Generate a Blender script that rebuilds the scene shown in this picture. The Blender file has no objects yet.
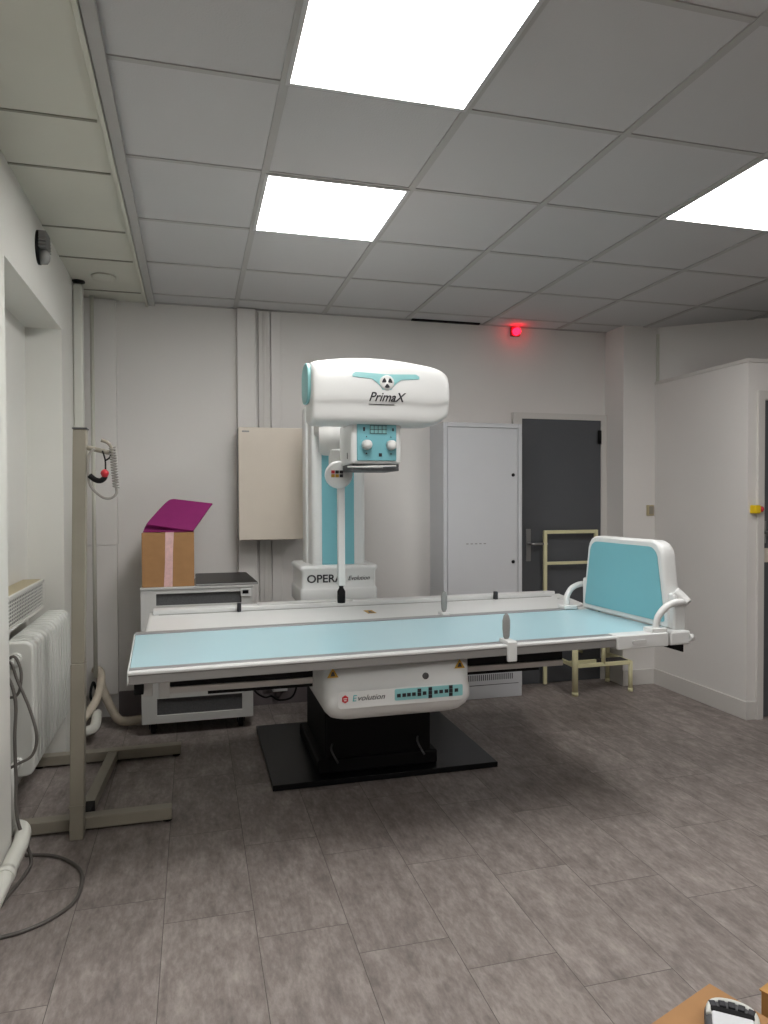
import bpy, bmesh, math, random
from mathutils import Vector, Matrix
random.seed(7)
C = bpy.context.scene.collection
PI = math.pi
EYE = 1.385          # camera height above the floor
CEIL = 2.651

# ------------------------------------------------------------------ materials
def srgb(c):
    return tuple(((v/255)/12.92 if v/255 <= .04045 else ((v/255+.055)/1.055)**2.4) for v in c)

def mat(name, col, rough=.5, metal=0., noise=.0, nscale=8., bump=0., bscale=60., spec=.5, coat=0.):
    m = bpy.data.materials.new(name); m.use_nodes = True
    nt = m.node_tree; b = nt.nodes['Principled BSDF']
    c = srgb(col)
    b.inputs['Base Color'].default_value = (*c, 1)
    b.inputs['Roughness'].default_value = rough
    b.inputs['Metallic'].default_value = metal
    b.inputs['Specular IOR Level'].default_value = spec
    b.inputs['Coat Weight'].default_value = coat
    tc = nt.nodes.new('ShaderNodeTexCoord')
    if noise > 0:
        n = nt.nodes.new('ShaderNodeTexNoise'); n.inputs['Scale'].default_value = nscale
        n.inputs['Detail'].default_value = 5
        nt.links.new(tc.outputs['Object'], n.inputs['Vector'])
        r = nt.nodes.new('ShaderNodeMapRange')
        r.inputs['From Min'].default_value = .3; r.inputs['From Max'].default_value = .7
        r.inputs['To Min'].default_value = 1-noise; r.inputs['To Max'].default_value = 1+noise*.6
        nt.links.new(n.outputs['Fac'], r.inputs['Value'])
        v = nt.nodes.new('ShaderNodeVectorMath'); v.operation = 'SCALE'
        v.inputs[0].default_value = c
        nt.links.new(r.outputs['Result'], v.inputs['Scale'])
        nt.links.new(v.outputs['Vector'], b.inputs['Base Color'])
    if bump > 0:
        n2 = nt.nodes.new('ShaderNodeTexNoise'); n2.inputs['Scale'].default_value = bscale
        n2.inputs['Detail'].default_value = 3
        nt.links.new(tc.outputs['Object'], n2.inputs['Vector'])
        bp = nt.nodes.new('ShaderNodeBump'); bp.inputs['Strength'].default_value = bump
        bp.inputs['Distance'].default_value = .004
        nt.links.new(n2.outputs['Fac'], bp.inputs['Height'])
        nt.links.new(bp.outputs['Normal'], b.inputs['Normal'])
    return m

def emit(name, col, strength):
    m = bpy.data.materials.new(name); m.use_nodes = True
    nt = m.node_tree; b = nt.nodes['Principled BSDF']
    c = srgb(col)
    b.inputs['Base Color'].default_value = (*c, 1)
    b.inputs['Emission Color'].default_value = (*c, 1)
    b.inputs['Emission Strength'].default_value = strength
    return m

def floor_material():
    m = bpy.data.materials.new('vinyl_plank'); m.use_nodes = True
    nt = m.node_tree; N = nt.nodes; L = nt.links; b = N['Principled BSDF']
    def math_(op, a, c=None, d=None):
        n = N.new('ShaderNodeMath'); n.operation = op
        for i, v in enumerate((a, c, d)):
            if v is None: continue
            if hasattr(v, 'default_value'): L.new(v, n.inputs[i])
            else: n.inputs[i].default_value = v
        return n.outputs[0]
    geo = N.new('ShaderNodeNewGeometry'); sep = N.new('ShaderNodeSeparateXYZ')
    L.new(geo.outputs['Position'], sep.inputs[0])
    u = math_('DIVIDE', math_('SUBTRACT', sep.outputs[0], .186), .2912)
    ci = math_('FLOOR', u); fu = math_('FRACT', u)
    off_ = math_('FRACT', math_('ADD', math_('MULTIPLY', ci, .745), 38.622))
    v = math_('SUBTRACT', math_('DIVIDE', sep.outputs[1], .615), off_)
    ri = math_('FLOOR', v); fv = math_('FRACT', v)
    eu = math_('MULTIPLY', math_('MINIMUM', fu, math_('SUBTRACT', 1., fu)), .2912)
    ev = math_('MULTIPLY', math_('MINIMUM', fv, math_('SUBTRACT', 1., fv)), .613)
    e = math_('MINIMUM', eu, ev)
    joint = math_('LESS_THAN', e, .0011)
    wn2 = N.new('ShaderNodeTexWhiteNoise'); wn2.noise_dimensions = '2D'
    cb = N.new('ShaderNodeCombineXYZ'); L.new(ci, cb.inputs[0]); L.new(ri, cb.inputs[1])
    L.new(cb.outputs[0], wn2.inputs['Vector'])
    # mottled concrete look, offset tile by tile
    off = N.new('ShaderNodeVectorMath'); off.operation = 'MULTIPLY_ADD'
    L.new(cb.outputs[0], off.inputs[0]); off.inputs[1].default_value = (3.7, 1.9, 0)
    L.new(geo.outputs['Position'], off.inputs[2])
    mp = N.new('ShaderNodeMapping'); mp.inputs['Scale'].default_value = (2.3, .8, 1)
    L.new(off.outputs[0], mp.inputs['Vector'])
    n1 = N.new('ShaderNodeTexNoise'); n1.inputs['Scale'].default_value = 6; n1.inputs['Detail'].default_value = 9
    n1.inputs['Roughness'].default_value = .75
    L.new(mp.outputs[0], n1.inputs['Vector'])
    n2 = N.new('ShaderNodeTexNoise'); n2.inputs['Scale'].default_value = 30; n2.inputs['Detail'].default_value = 4
    L.new(mp.outputs[0], n2.inputs['Vector'])
    mix = math_('ADD', math_('MULTIPLY', n1.outputs['Fac'], .75), math_('MULTIPLY', n2.outputs['Fac'], .25))
    mix = math_('ADD', mix, math_('MULTIPLY', math_('SUBTRACT', wn2.outputs['Value'], .5), .05))
    cr = N.new('ShaderNodeValToRGB'); L.new(mix, cr.inputs[0])
    el = cr.color_ramp.elements
    el[0].position = .36; el[0].color = (*srgb((111, 103, 100)), 1)
    el[1].position = .68; el[1].color = (*srgb((170, 161, 156)), 1)
    k = el.new(.50); k.color = (*srgb((137, 128, 124)), 1)
    mx = N.new('ShaderNodeMixRGB'); L.new(joint, mx.inputs[0]); L.new(cr.outputs[0], mx.inputs[1])
    mx.inputs[2].default_value = (*srgb((84, 78, 75)), 1)
    L.new(mx.outputs[0], b.inputs['Base Color'])
    b.inputs['Roughness'].default_value = .5
    b.inputs['Specular IOR Level'].default_value = .3
    bp = N.new('ShaderNodeBump'); bp.inputs['Strength'].default_value = .15; bp.inputs['Distance'].default_value = .002
    L.new(mix, bp.inputs['Height']); L.new(bp.outputs[0], b.inputs['Normal'])
    return m

M = dict(
    floor=floor_material(),
    wall=mat('wall_paint', (216, 213, 210), .75, noise=.03, nscale=1.5, bump=.15, bscale=40),
    wall_left=mat('wall_paint_cream', (216, 215, 209), .7, noise=.03, nscale=2),
    ceil=mat('ceiling_tile', (194, 193, 193), .9, noise=.02, nscale=2, bump=.3, bscale=150),
    ceil_old=mat('ceiling_board_cream', (204, 203, 192), .85, noise=.04, nscale=2),
    tbar=mat('ceiling_tee', (172, 170, 168), .6),
    tbar_old=mat('ceiling_tee_cream', (140, 138, 126), .6),
    trim=mat('painted_channel', (198, 197, 186), .5),
    base=mat('baseboard_paint', (202, 199, 195), .55),
    skirt=mat('skirting_grey', (112, 104, 106), .6),
    light=emit('light_diffuser', (255, 253, 250), 14.0),
    frame_w=mat('lamp_frame_white', (190, 190, 190), .5),
    white=mat('machine_white', (213, 214, 213), .35, noise=.015, nscale=4),
    white2=mat('machine_white_matte', (200, 200, 198), .5, noise=.02, nscale=6),
    teal=mat('teal_panel', (114, 174, 184), .4, noise=.03, nscale=3),
    teal_soft=mat('teal_badge', (132, 186, 188), .4),
    pad=mat('table_surface_blue', (168, 202, 211), .28, noise=.02, nscale=3),
    alu=mat('anodised_rail', (150, 150, 152), .4, .35),
    alu_f=mat('rail_face', (136, 134, 132), .45, .1),
    alu_l=mat('satin_rail', (196, 193, 190), .35, .15),
    grey=mat('grey_plastic', (140, 140, 138), .5),
    dgrey=mat('dark_grey_mesh', (82, 82, 84), .6, noise=.2, nscale=120),
    black=mat('black_steel', (11, 12, 14), .3, spec=.25),
    blackm=mat('black_matte', (10, 10, 12), .6, spec=.2),
    glass=mat('dark_glass', (34, 31, 31), .35, spec=.25),
    door=mat('anthracite_door', (80, 82, 86), .45, noise=.04, nscale=3),
    cab=mat('cabinet_white', (196, 197, 200), .45, noise=.01),
    wcab=mat('cabinet_beige', (205, 195, 182), .5, noise=.02),
    stand=mat('beige_steel', (146, 140, 127), .45, noise=.05, nscale=10),
    cream=mat('cream_tube', (214, 208, 168), .4, noise=.04, nscale=12),
    rad=mat('radiator_enamel', (206, 207, 202), .35, noise=.03, nscale=6),
    pipe=mat('pipe_paint', (206, 206, 198), .35, noise=.04, nscale=8),
    pipe_b=mat('pipe_beige', (186, 176, 160), .6, noise=.15, nscale=14),
    card=mat('cardboard', (168, 126, 84), .85, noise=.06, nscale=20),
    tape=mat('pink_tape', (226, 186, 184), .4, noise=.12, nscale=50),
    purple=mat('purple_foam', (140, 28, 104), .75, noise=.05, nscale=30),
    cable=mat('cable_grey', (92, 88, 84), .5),
    cable_l=mat('coil_grey', (152, 148, 142), .5),
    red=mat('red_plastic', (190, 40, 50), .35),
    yellow=mat('yellow_plastic', (225, 190, 20), .4),
    lamp_red=emit('red_lamp', (255, 14, 36), 7.0),
    steel=mat('brushed_steel', (150, 150, 150), .35, .8),
    ink=mat('black_print', (34, 34, 40), .5),
    inkt=mat('teal_print', (70, 170, 175), .5),
    gold=mat('warning_yellow', (176, 136, 40), .5),
    switch=mat('ivory_switch', (176, 164, 132), .5),
    orange=mat('orange_cardboard', (182, 136, 78), .8, noise=.06, nscale=20),
    rubber=mat('dark_tread', (52, 48, 48), .8),
    gloss=mat('glossy_white', (222, 224, 228), .15, coat=.6),
)

# ------------------------------------------------------------------ mesh helpers
def B(): return bmesh.new()

def box(bm, x0, x1, y0, y1, z0, z1, T=None):
    vs = [bm.verts.new(Vector(p) if T is None else T @ Vector(p)) for p in
          [(x0,y0,z0),(x1,y0,z0),(x1,y1,z0),(x0,y1,z0),(x0,y0,z1),(x1,y0,z1),(x1,y1,z1),(x0,y1,z1)]]
    for f in ((3,2,1,0),(4,5,6,7),(0,1,5,4),(1,2,6,5),(2,3,7,6),(3,0,4,7)):
        bm.faces.new([vs[i] for i in f])
    return bm

def prism(bm, poly, d0, d1, fn, smooth=False):
    """poly: list of 2D points; fn(a,b,d) -> 3D point; extruded from d0 to d1."""
    a = [bm.verts.new(fn(p[0], p[1], d0)) for p in poly]
    b = [bm.verts.new(fn(p[0], p[1], d1)) for p in poly]
    n = len(poly)
    bm.faces.new(a); bm.faces.new(b[::-1])
    for i in range(n):
        f = bm.faces.new([a[i], b[i], b[(i+1) % n], a[(i+1) % n]]); f.smooth = smooth
    return bm

def loft(bm, rings, cap=True, smooth=True, closed=False):
    R = [[bm.verts.new(p) for p in r] for r in rings]
    n = len(rings[0])
    m = len(R)
    for k in range(m if closed else m-1):
        r0, r1 = R[k], R[(k+1) % m]
        for i in range(n):
            f = bm.faces.new([r0[i], r0[(i+1) % n], r1[(i+1) % n], r1[i]]); f.smooth = smooth
    if cap and not closed:
        bm.faces.new(R[0][::-1]); bm.faces.new(R[-1])
    return bm

def catmull(pts, k=6):
    P = [Vector(p) for p in pts]; out = []
    for i in range(len(P)-1):
        p0 = P[max(i-1, 0)]; p1 = P[i]; p2 = P[i+1]; p3 = P[min(i+2, len(P)-1)]
        for j in range(k):
            t = j/k
            out.append(.5*((2*p1)+(-p0+p2)*t+(2*p0-5*p1+4*p2-p3)*t*t+(-p0+3*p1-3*p2+p3)*t**3))
    out.append(P[-1]); return out

def tube(bm, pts, r, seg=10, curve=0, T=None, rfn=None):
    P = catmull(pts, curve) if curve else [Vector(p) for p in pts]
    if T is not None: P = [T @ p for p in P]
    rings = []; up = None
    for i, p in enumerate(P):
        t = (P[min(i+1, len(P)-1)] - P[max(i-1, 0)]).normalized()
        if up is None:
            up = Vector((0,0,1)) if abs(t.z) < .9 else Vector((1,0,0))
        up = (up - t*up.dot(t)).normalized(); s = t.cross(up)
        rr = rfn(i/(len(P)-1)) if rfn else r
        # widen at sharp corners so the section stays constant
        rings.append([p + (up*math.cos(2*PI*k/seg) + s*math.sin(2*PI*k/seg))*rr for k in range(seg)])
    return loft(bm, rings)

def lathe(bm, prof, center, axis='z', seg=28, smooth=True):
    c = Vector(center); rings = []
    for r, h in prof:
        ring = []
        for k in range(seg):
            a = 2*PI*k/seg; u, v = r*math.cos(a), r*math.sin(a)
            ring.append(c + (Vector((u, v, h)) if axis == 'z' else Vector((u, h, v)) if axis == 'y' else Vector((h, u, v))))
        rings.append(ring)
    return loft(bm, rings, smooth=smooth)

def rrect(w, h, r, n=5, cx=0, cy=0):
    out = []
    for sx, sy, a0 in ((1,1,0),(-1,1,PI/2),(-1,-1,PI),(1,-1,3*PI/2)):
        for i in range(n+1):
            a = a0 + PI/2*i/n
            out.append((cx+sx*(w/2-r)+r*math.cos(a), cy+sy*(h/2-r)+r*math.sin(a)))
    return out

WB = {}
def link(name, me, m, parent):
    o = bpy.data.objects.new(name, me); C.objects.link(o)
    if m is not None: me.materials.append(m)
    if parent is not None:
        me.transform(WB[parent].inverted()); o.parent = parent; WB[o] = WB[parent]
    else:
        xs = [v.co for v in me.vertices]
        c = Vector(((min(v.x for v in xs)+max(v.x for v in xs))/2, (min(v.y for v in xs)+max(v.y for v in xs))/2, min(v.z for v in xs)))
        me.transform(Matrix.Translation(-c)); o.location = c; WB[o] = Matrix.Translation(c)
    return o

def obj(name, bm, m, parent=None, bevel=0., seg=2, T=None, label=None, auto=True):
    if T is not None: bmesh.ops.transform(bm, matrix=T, verts=bm.verts)
    bmesh.ops.recalc_face_normals(bm, faces=bm.faces)
    me = bpy.data.meshes.new(name); bm.to_mesh(me); bm.free()
    o = link(name, me, m, parent)
    if bevel:
        md = o.modifiers.new('bevel', 'BEVEL'); md.width = bevel; md.segments = seg
        md.limit_method = 'ANGLE'; md.angle_limit = math.radians(35)
        md.harden_normals = True
        for p in me.polygons: p.use_smooth = True
    if label: o['label'] = label
    return o

def tag(o, label, cat, group=None, kind=None):
    o['label'] = label; o['category'] = cat
    if group: o['group'] = group
    if kind: o['kind'] = kind
    return o

def thing(name, label, cat, loc=(0,0,0), group=None):
    o = bpy.data.objects.new(name, None); C.objects.link(o); o.location = loc
    WB[o] = Matrix.Translation(Vector(loc)); o.empty_display_size = .1
    return tag(o, label, cat, group)

def struct(name, bm, m, parent=None, bevel=0., **k):
    o = obj(name, bm, m, parent, bevel, **k)
    if parent is None: o['kind'] = 'structure'
    return o

def text(name, s, size, m, parent, T, shear=0., offset=0., width=None, spacing=1., extrude=.0006):
    cu = bpy.data.curves.new(name, 'FONT'); cu.body = s; cu.size = size; cu.shear = shear
    cu.offset = offset; cu.extrude = extrude; cu.align_x = 'CENTER'; cu.align_y = 'CENTER'; cu.space_character = spacing
    cu.resolution_u = 4
    tmp = bpy.data.objects.new(name + '_tmp', cu); C.objects.link(tmp)
    dg = bpy.context.evaluated_depsgraph_get()
    me = bpy.data.meshes.new_from_object(tmp.evaluated_get(dg))
    bpy.data.objects.remove(tmp); me.materials.clear()
    if width:
        xs = [v.co.x for v in me.vertices]; k = width/(max(xs)-min(xs))
        me.transform(Matrix.Diagonal((k, 1, 1, 1)))
    me.transform(T)
    return link(name, me, m, parent)

def face_front(x, y, z, rz=0.):   # text lying in the XZ plane facing -Y
    return Matrix.Translation((x, y, z)) @ Matrix.Rotation(rz, 4, 'Z') @ Matrix.Rotation(PI/2, 4, 'X')

# ------------------------------------------------------------------ room shell
YB = 4.78; XL = -.66; XR = 5.2; YN = -2.6
struct('floor', box(B(), -1.2, XR+.2, YN-.2, 5.2, -.1, 0), M['floor'])
struct('ceiling', box(B(), -1.2, XR+.2, YN-.2, 5.2, CEIL, CEIL+.1), M['ceil'])
struct('ceiling_strip', box(B(), XL, -.25, YN, YB, CEIL-.004, CEIL-.0005), M['ceil_old'])
struct('wall_back', box(B(), -1.2, 3.5, YB, YB+.15, 0, CEIL), M['wall'])
struct('wall_behind_camera', box(B(), -1.2, XR+.15, YN-.15, YN, 0, CEIL), M['wall'])
struct('wall_right', box(B(), XR, XR+.15, YN, 4.2, 0, CEIL), M['wall'])
# left wall: pier near the camera, recess with the radiator, pier in the corner, soffit beam above
wl = B()
box(wl, -1.0, XL, YN, 2.86, 0, 2.28)
box(wl, -1.0, XL, 4.02, YB, 0, 2.28)
box(wl, -1.0, XL, YN, YB, 2.28, CEIL)
box(wl, -1.0, -.835, 2.86, 4.02, 0, 2.28)
struct('wall_left', wl, M['wall_left'])
# pillar in the right-hand corner, slanted wall behind the booth
struct('wall_pillar', box(B(), 3.05, 3.34, 4.54, YB, 0, CEIL), M['wall'])
dx, dy = 4.40-3.33, 3.62-4.54
dl = math.hypot(dx, dy); nx, ny = -dy/dl*.1, dx/dl*.1
dw = B()
prism(dw, [(3.33,4.54),(4.40,3.72),(5.2,3.72),(5.2,3.85),(4.47,3.85),(3.42,4.68)], 0, CEIL, lambda a,b,d: Vector((a,b,d)))
struct('wall_slanted', dw, M['wall'])
struct('trim_pillar_edge', box(B(), 3.325, 3.345, 4.528, 4.545, 2.14, 2.60), M['trim'])
# control booth: low partition
pw = B(); box(pw, 3.32, 3.38, 3.66, 4.54, 0, 2.225)
box(pw, 3.32, 3.385, 3.63, 3.66, 0, 2.225); box(pw, 3.385, XR, 3.63, 3.70, 2.05, 2.225); box(pw, 4.36, XR, 3.63, 3.70, 0, 2.05)
struct('wall_booth', pw, M['wall'])
cp = B(); box(cp, 3.312, 3.39, 3.622, 4.538, 2.225, 2.248); box(cp, 3.39, XR, 3.622, 3.708, 2.225, 2.248)
struct('trim_booth_top', cp, M['base'])
bb = B(); box(bb, 3.308, 3.32, 3.618, 4.54, 0, .115); box(bb, 3.32, 3.385, 3.618, 3.63, 0, .115); box(bb, 3.045, 3.32, 4.528, 4.54, 0, .115)
struct('baseboard_right', bb, M['base'], bevel=.003)
bb = B(); box(bb, -.47, 1.62, YB-.012, YB, 0, .16); box(bb, 2.22, 2.33, YB-.012, YB, 0, .16)
struct('baseboard_back', bb, M['skirt'], bevel=.002)
# suspended ceiling: tee grid
X0 = .277; Y0 = 2.166
cols = [.277 + .59*k for k in range(9)]
tg = B()
for x in cols: box(tg, x-.014, x+.014, YN, YB, CEIL-.006, CEIL+.001)
for k in range(-7, 5):
    y = Y0 + .6*k
    box(tg, -.24, XR, y-.010, y+.010, CEIL-.004, CEIL+.001)
box(tg, -.24, 3.05, YB-.02, YB, CEIL-.006, CEIL); 
struct('ceiling_grid', tg, M['tbar'])
og = B()
for y in (-2.0, -1.4, -.8, -.2, .4, 1.0, 1.6, 2.534, 2.93, 3.55, 3.975, 4.56): box(og, XL, -.30, y-.006, y+.006, CEIL-.008, CEIL-.004)
box(og, -.288, -.285, YN, YB, CEIL-.010, CEIL-.004)
struct('trim_ceiling_joints', og, M['tbar_old'])
struct('trim_ceiling_channel', box(B(), -.268, -.228, YN, YB, CEIL-.022, CEIL), M['tbar'], bevel=.003)
struct('trim_ceiling_ridge', box(B(), -.285, -.27, YN, YB, CEIL-.032, CEIL), M['trim'], bevel=.003)
gp = B(); box(gp, 1.49, 2.0, YB-.05, YB-.02, CEIL-.012, CEIL-.002)
struct('trim_ceiling_gap', gp, M['blackm'])

# door in the back wall
fr = B(); box(fr, 2.27, 2.34, YB-.03, YB, 0, 1.975); box(fr, 3.0, 3.048, YB-.03, YB, 0, 1.975); box(fr, 2.27, 3.048, YB-.03, YB, 1.975, 2.02)
struct('trim_door_frame', fr, M['base'])
d1 = struct('door_1', box(B(), 2.34, 3.0, YB-.02, YB+.005, .005, 1.975), M['door'])
hp = B(); box(hp, 2.375, 2.413, YB-.028, YB-.02, .92, 1.16)
h = obj('door_handle', hp, M['steel'], d1, .003)
lv = B(); tube(lv, [(2.394, YB-.028, 1.05), (2.394, YB-.075, 1.05), (2.41, YB-.08, 1.05), (2.52, YB-.08, 1.05)], .010, 10)
obj('lever', lv, M['steel'], h)
hg = B(); tube(hg, [(2.985, YB-.03, 1.80), (2.985, YB-.03, 1.90)], .014, 10)
obj('hinge', hg, M['blackm'], d1)
# door of the booth (only its edge is in frame)
fr = B(); box(fr, 3.385, 3.43, 3.612, 3.70, 0, 1.995); box(fr, 4.32, 4.36, 3.612, 3.70, 0, 1.995); box(fr, 3.385, 4.36, 3.612, 3.70, 1.995, 2.05)
struct('trim_booth_door_frame', fr, M['base'])
d2 = struct('door_2', box(B(), 3.43, 4.32, 3.645, 3.685, .005, 1.995), M['door'])
obj('lock_plate', box(B(), 3.442, 3.47, 3.638, 3.645, 1.10, 1.24), M['steel'], d2, .002)
obj('lock_plate', box(B(), 3.45, 3.49, 3.638, 3.645, .98, 1.07), M['wcab'], d2, .002)
lv = B(); tube(lv, [(3.455, 3.64, 1.17), (3.455, 3.59, 1.17), (3.56, 3.585, 1.17)], .009, 10)
obj('door_handle', lv, M['steel'], d2)

# ------------------------------------------------------------------ ceiling lights
def ceiling_light(x0, y0, label, group='square LED panels in the suspended ceiling'):
    w, h = .59, .60
    t = thing('ceiling_light', label, 'ceiling light', (x0+w/2, y0+h/2, CEIL-.012), group)
    f = B(); e = .016
    for a in ((x0+.002, x0+w-.002, y0+.002, y0+e), (x0+.002, x0+w-.002, y0+h-e, y0+h-.002), (x0+.002, x0+e, y0+e, y0+h-e), (x0+w-e, x0+w-.002, y0+e, y0+h-e)):
        box(f, *a, CEIL-.009, CEIL-.001)
    obj('frame', f, M['frame_w'], t)
    obj('diffuser', box(B(), x0+e, x0+w-e, y0+e, y0+h-e, CEIL-.007, CEIL-.0015), M['light'], t)
ceiling_light(.277, 1.566, 'large bright LED panel at the top edge of the photo, nearest the camera')
ceiling_light(.277, 2.766, 'bright LED panel in the ceiling above the x-ray tube head')
ceiling_light(.277+.59*3, 2.166, 'bright LED panel cut by the right edge of the photo')
ceiling_light(.277+.59*3, -.234, 'LED panel in the ceiling behind the camera')  # added fill panel, out of view, brightens the room
ceiling_light(.277, -.834, 'second LED panel in the ceiling behind the camera')  # another fill panel added out of view

sd = B(); lathe(sd, [(.0, 0), (.05, 0), (.062, .012), (.065, .02), (.0, .02)], (-.48, 4.27, CEIL-.026))
tag(obj('ceiling_disc', sd, M['ceil_old']), 'flat round cream cover disc on the ceiling strip near the corner', 'cover')

# red signal lamp
t = thing('warning_lamp', 'small glowing red signal lamp at the top of the back wall', 'lamp', (2.29, YB-.03, CEIL-.09))
obj('housing', box(B(), 2.255, 2.325, YB-.03, YB, CEIL-.075, CEIL-.008), M['red'], t, .006)
l = B(); lathe(l, [(0, -.045), (.018, -.042), (.026, -.028), (.028, 0), (0, 0)], (2.29, YB-.03, CEIL-.044), 'y', 20)
obj('lens', l, M['lamp_red'], t)

# ------------------------------------------------------------------ left wall things
# air vent
t = thing('air_vent', 'oval black mesh vent with grey lower shell on the soffit', 'vent', (XL, 3.45, 2.44))
s = B(); prism(s, [(3.45+.062*math.cos(a*PI/12), 2.51+.075*math.sin(a*PI/12)) for a in range(24)], XL, XL+.012, lambda a,b,d: Vector((d,a,b)), True)
obj('back_plate', s, M['blackm'], t)
sl = B()
for k in range(6):
    z = 2.50+.013*k; hw = .058*math.sqrt(max(0, 1-((z-2.51)/.078)**2))
    box(sl, XL+.012, XL+.045, 3.45-hw, 3.45+hw, z, z+.003)
for k in range(-2, 3): box(sl, XL+.012, XL+.043, 3.45+k*.022-.0015, 3.45+k*.022+.0015, 2.50, 2.572)
obj('grille', sl, M['grey'], t)
s = B(); lathe(s, [(0, 0), (.034, .0), (.032, .026), (.018, .036), (0, .04)], (XL+.012, 3.45, 2.470), 'x', 20)
obj('lower_shell', s, M['grey'], t)

# radiator
t = thing('radiator', 'white cast column radiator below the vent grille at the left wall', 'radiator', (-.67, 3.45, .28))
for k in range(14):
    y = 3.035 + .0625*k
    s = B()
    prof = [(a*.98, b) for a, b in rrect(.125, .53, .035, 5)]
    prism(s, prof, y-.0215, y+.0215, lambda a, b, d: Vector((-.672+a, d, .565+b)), False)
    obj('section', s, M['rad'], t, .010, 3)
s = B()
for z in (.36, .77): tube(s, [(-.672, 2.99, z), (-.672, 3.88, z)], .022, 12)
obj('manifold', s, M['rad'], t)
v = B(); tube(v, [(-.672, 3.01, .77), (-.672, 2.955, .77)], .018, 12); lathe(v, [(0,-.03), (.024,-.03), (.026,-.02), (.026,.02), (0,.022)], (-.672, 2.93, .77), 'y', 16)
obj('valve', v, M['rad'], t)
v = B(); tube(v, [(-.672, 2.99, .36), (-.672, 2.93, .36), (-.672, 2.91, .34), (-.672, 2.91, .16)], .016, 12)
obj('supply_pipe', v, M['rad'], t)

# convector grille on the ledge above
t = thing('vent_grille', 'long louvred metal grille box above the radiator', 'grille', (-.79, 3.5, .84))
obj('casing', box(B(), -.835, -.745, 3.08, 3.90, .84, .985), M['switch'], t, .004)
g = B()
for k in range(8): box(g, -.742, -.739, 3.10, 3.885, .855+k*.0155, .860+k*.0155)
for k in range(27): box(g, -.742, -.739, 3.10+k*.030, 3.104+k*.030, .853, .972)
box(g, -.747, -.735, 3.08, 3.10, .842, .984); box(g, -.747, -.735, 3.884, 3.90, .842, .984)
box(g, -.747, -.735, 3.08, 3.90, .972, .985); box(g, -.747, -.735, 3.08, 3.90, .84, .852)
obj('louvres', g, M['wall_left'], t)
obj('dark_backing', box(B(), -.745, -.7425, 3.10, 3.884, .852, .972), M['dgrey'], t)

# pipes and boxings in the corner
p = B(); tube(p, [(-.652, 4.52, .3), (-.652, 4.52, CEIL-.03)], .014, 12)
tag(obj('wall_pipe', p, M['trim']), 'thin cream vertical pipe beside the corner duct', 'pipe')
p = B(); box(p, -.66, -.605, 4.37, 4.43, 1.70, CEIL-.025)
tag(obj('cable_duct', p, M['pipe'], bevel=.012), 'rounded white vertical duct from the ceiling down to the top of the beige stand', 'duct')
p = B(); tube(p, [(-.585, 4.60, .30), (-.585, 4.60, CEIL-.03)], .012, 12)
tag(obj('corner_pipe', p, M['trim']), 'slim cream pipe standing behind the stand post', 'pipe')
p = B(); lathe(p, [(0,0), (.038, 0), (.038, .008), (0, .008)], (-.632, 4.40, CEIL-.013), 'z', 16)
tag(obj('pipe_collar', p, M['blackm']), 'dark collar where the white duct meets the ceiling', 'collar')
p = B(); box(p, -.66, -.468, YB-.06, YB, .16, 1.10); box(p, -.66, -.463, YB-.062, YB, 1.103, CEIL-.012)
tag(obj('boxing_panel', p, M['wall']), 'painted corner boxing panel with a joint at mid height', 'panel')

# beige pipes on the floor in the corner
t = thing('floor_pipes', 'beige bent pipes rising from the floor in the left back corner', 'pipe', (-.5, 4.5, 0))
p = B(); tube(p, [(-.10, 4.62, .045), (-.30, 4.52, .045), (-.43, 4.50, .05), (-.49, 4.58, .10), (-.53, 4.64, .16), (-.56, 4.66, .24), (-.565, 4.67, .31), (-.60, 4.70, .33)], .026, 12, 5)
obj('pipe', p, M['pipe_b'], t)
p = B(); tube(p, [(-.60, 4.69, .33), (-.555, 4.62, .30), (-.565, 4.50, .20), (-.62, 4.40, .12), (-.67, 4.30, .09)], .024, 12, 5)
obj('pipe', p, M['pipe_b'], t)
p = B(); tube(p, [(-.60, 4.72, .20), (-.60, 4.60, .27), (-.61, 4.55, .20), (-.59, 4.6, .12), (-.6, 4.70, .08)], .008, 8, 5)
obj('wire', p, M['blackm'], t)
p = B(); tube(p, [(-.83, 4.02, .12), (-.70, 4.20, .10), (-.62, 4.24, .10), (-.52, 4.26, .10)], .028, 12)
p.free()
p = B(); tube(p, [(-.655, 4.18, .10), (-.60, 4.18, .10), (-.55, 4.25, .10), (-.56, 4.45, .12)], .028, 14, 4)
tag(obj('heating_pipe', p, M['pipe']), 'short white pipe near the floor behind the radiator end', 'pipe')

# big white heating pipe, lower left corner of the photo
t = thing('heating_pipe', 'thick white elbow pipe at the lower left edge of the photo', 'pipe', (-.62, 2.4, 0))
p = B(); tube(p, [(-.76, 2.93, .135), (-.70, 2.935, .14), (-.640, 2.92, .14), (-.622, 2.84, .13), (-.622, 2.7, .12), (-.62, 2.2, .11), (-.62, 1.0, .09)], .028, 16, 6)
obj('pipe_run', p, M['pipe'], t)
p = B(); tube(p, [(-.622, 2.63, .118), (-.622, 2.59, .117)], .031, 16)
obj('joint_ring', p, M['pipe'], t)
p = B(); box(p, -.66, -.61, 2.0, 2.03, .06, .085)
obj('bracket', p, M['pipe'], t)

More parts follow.
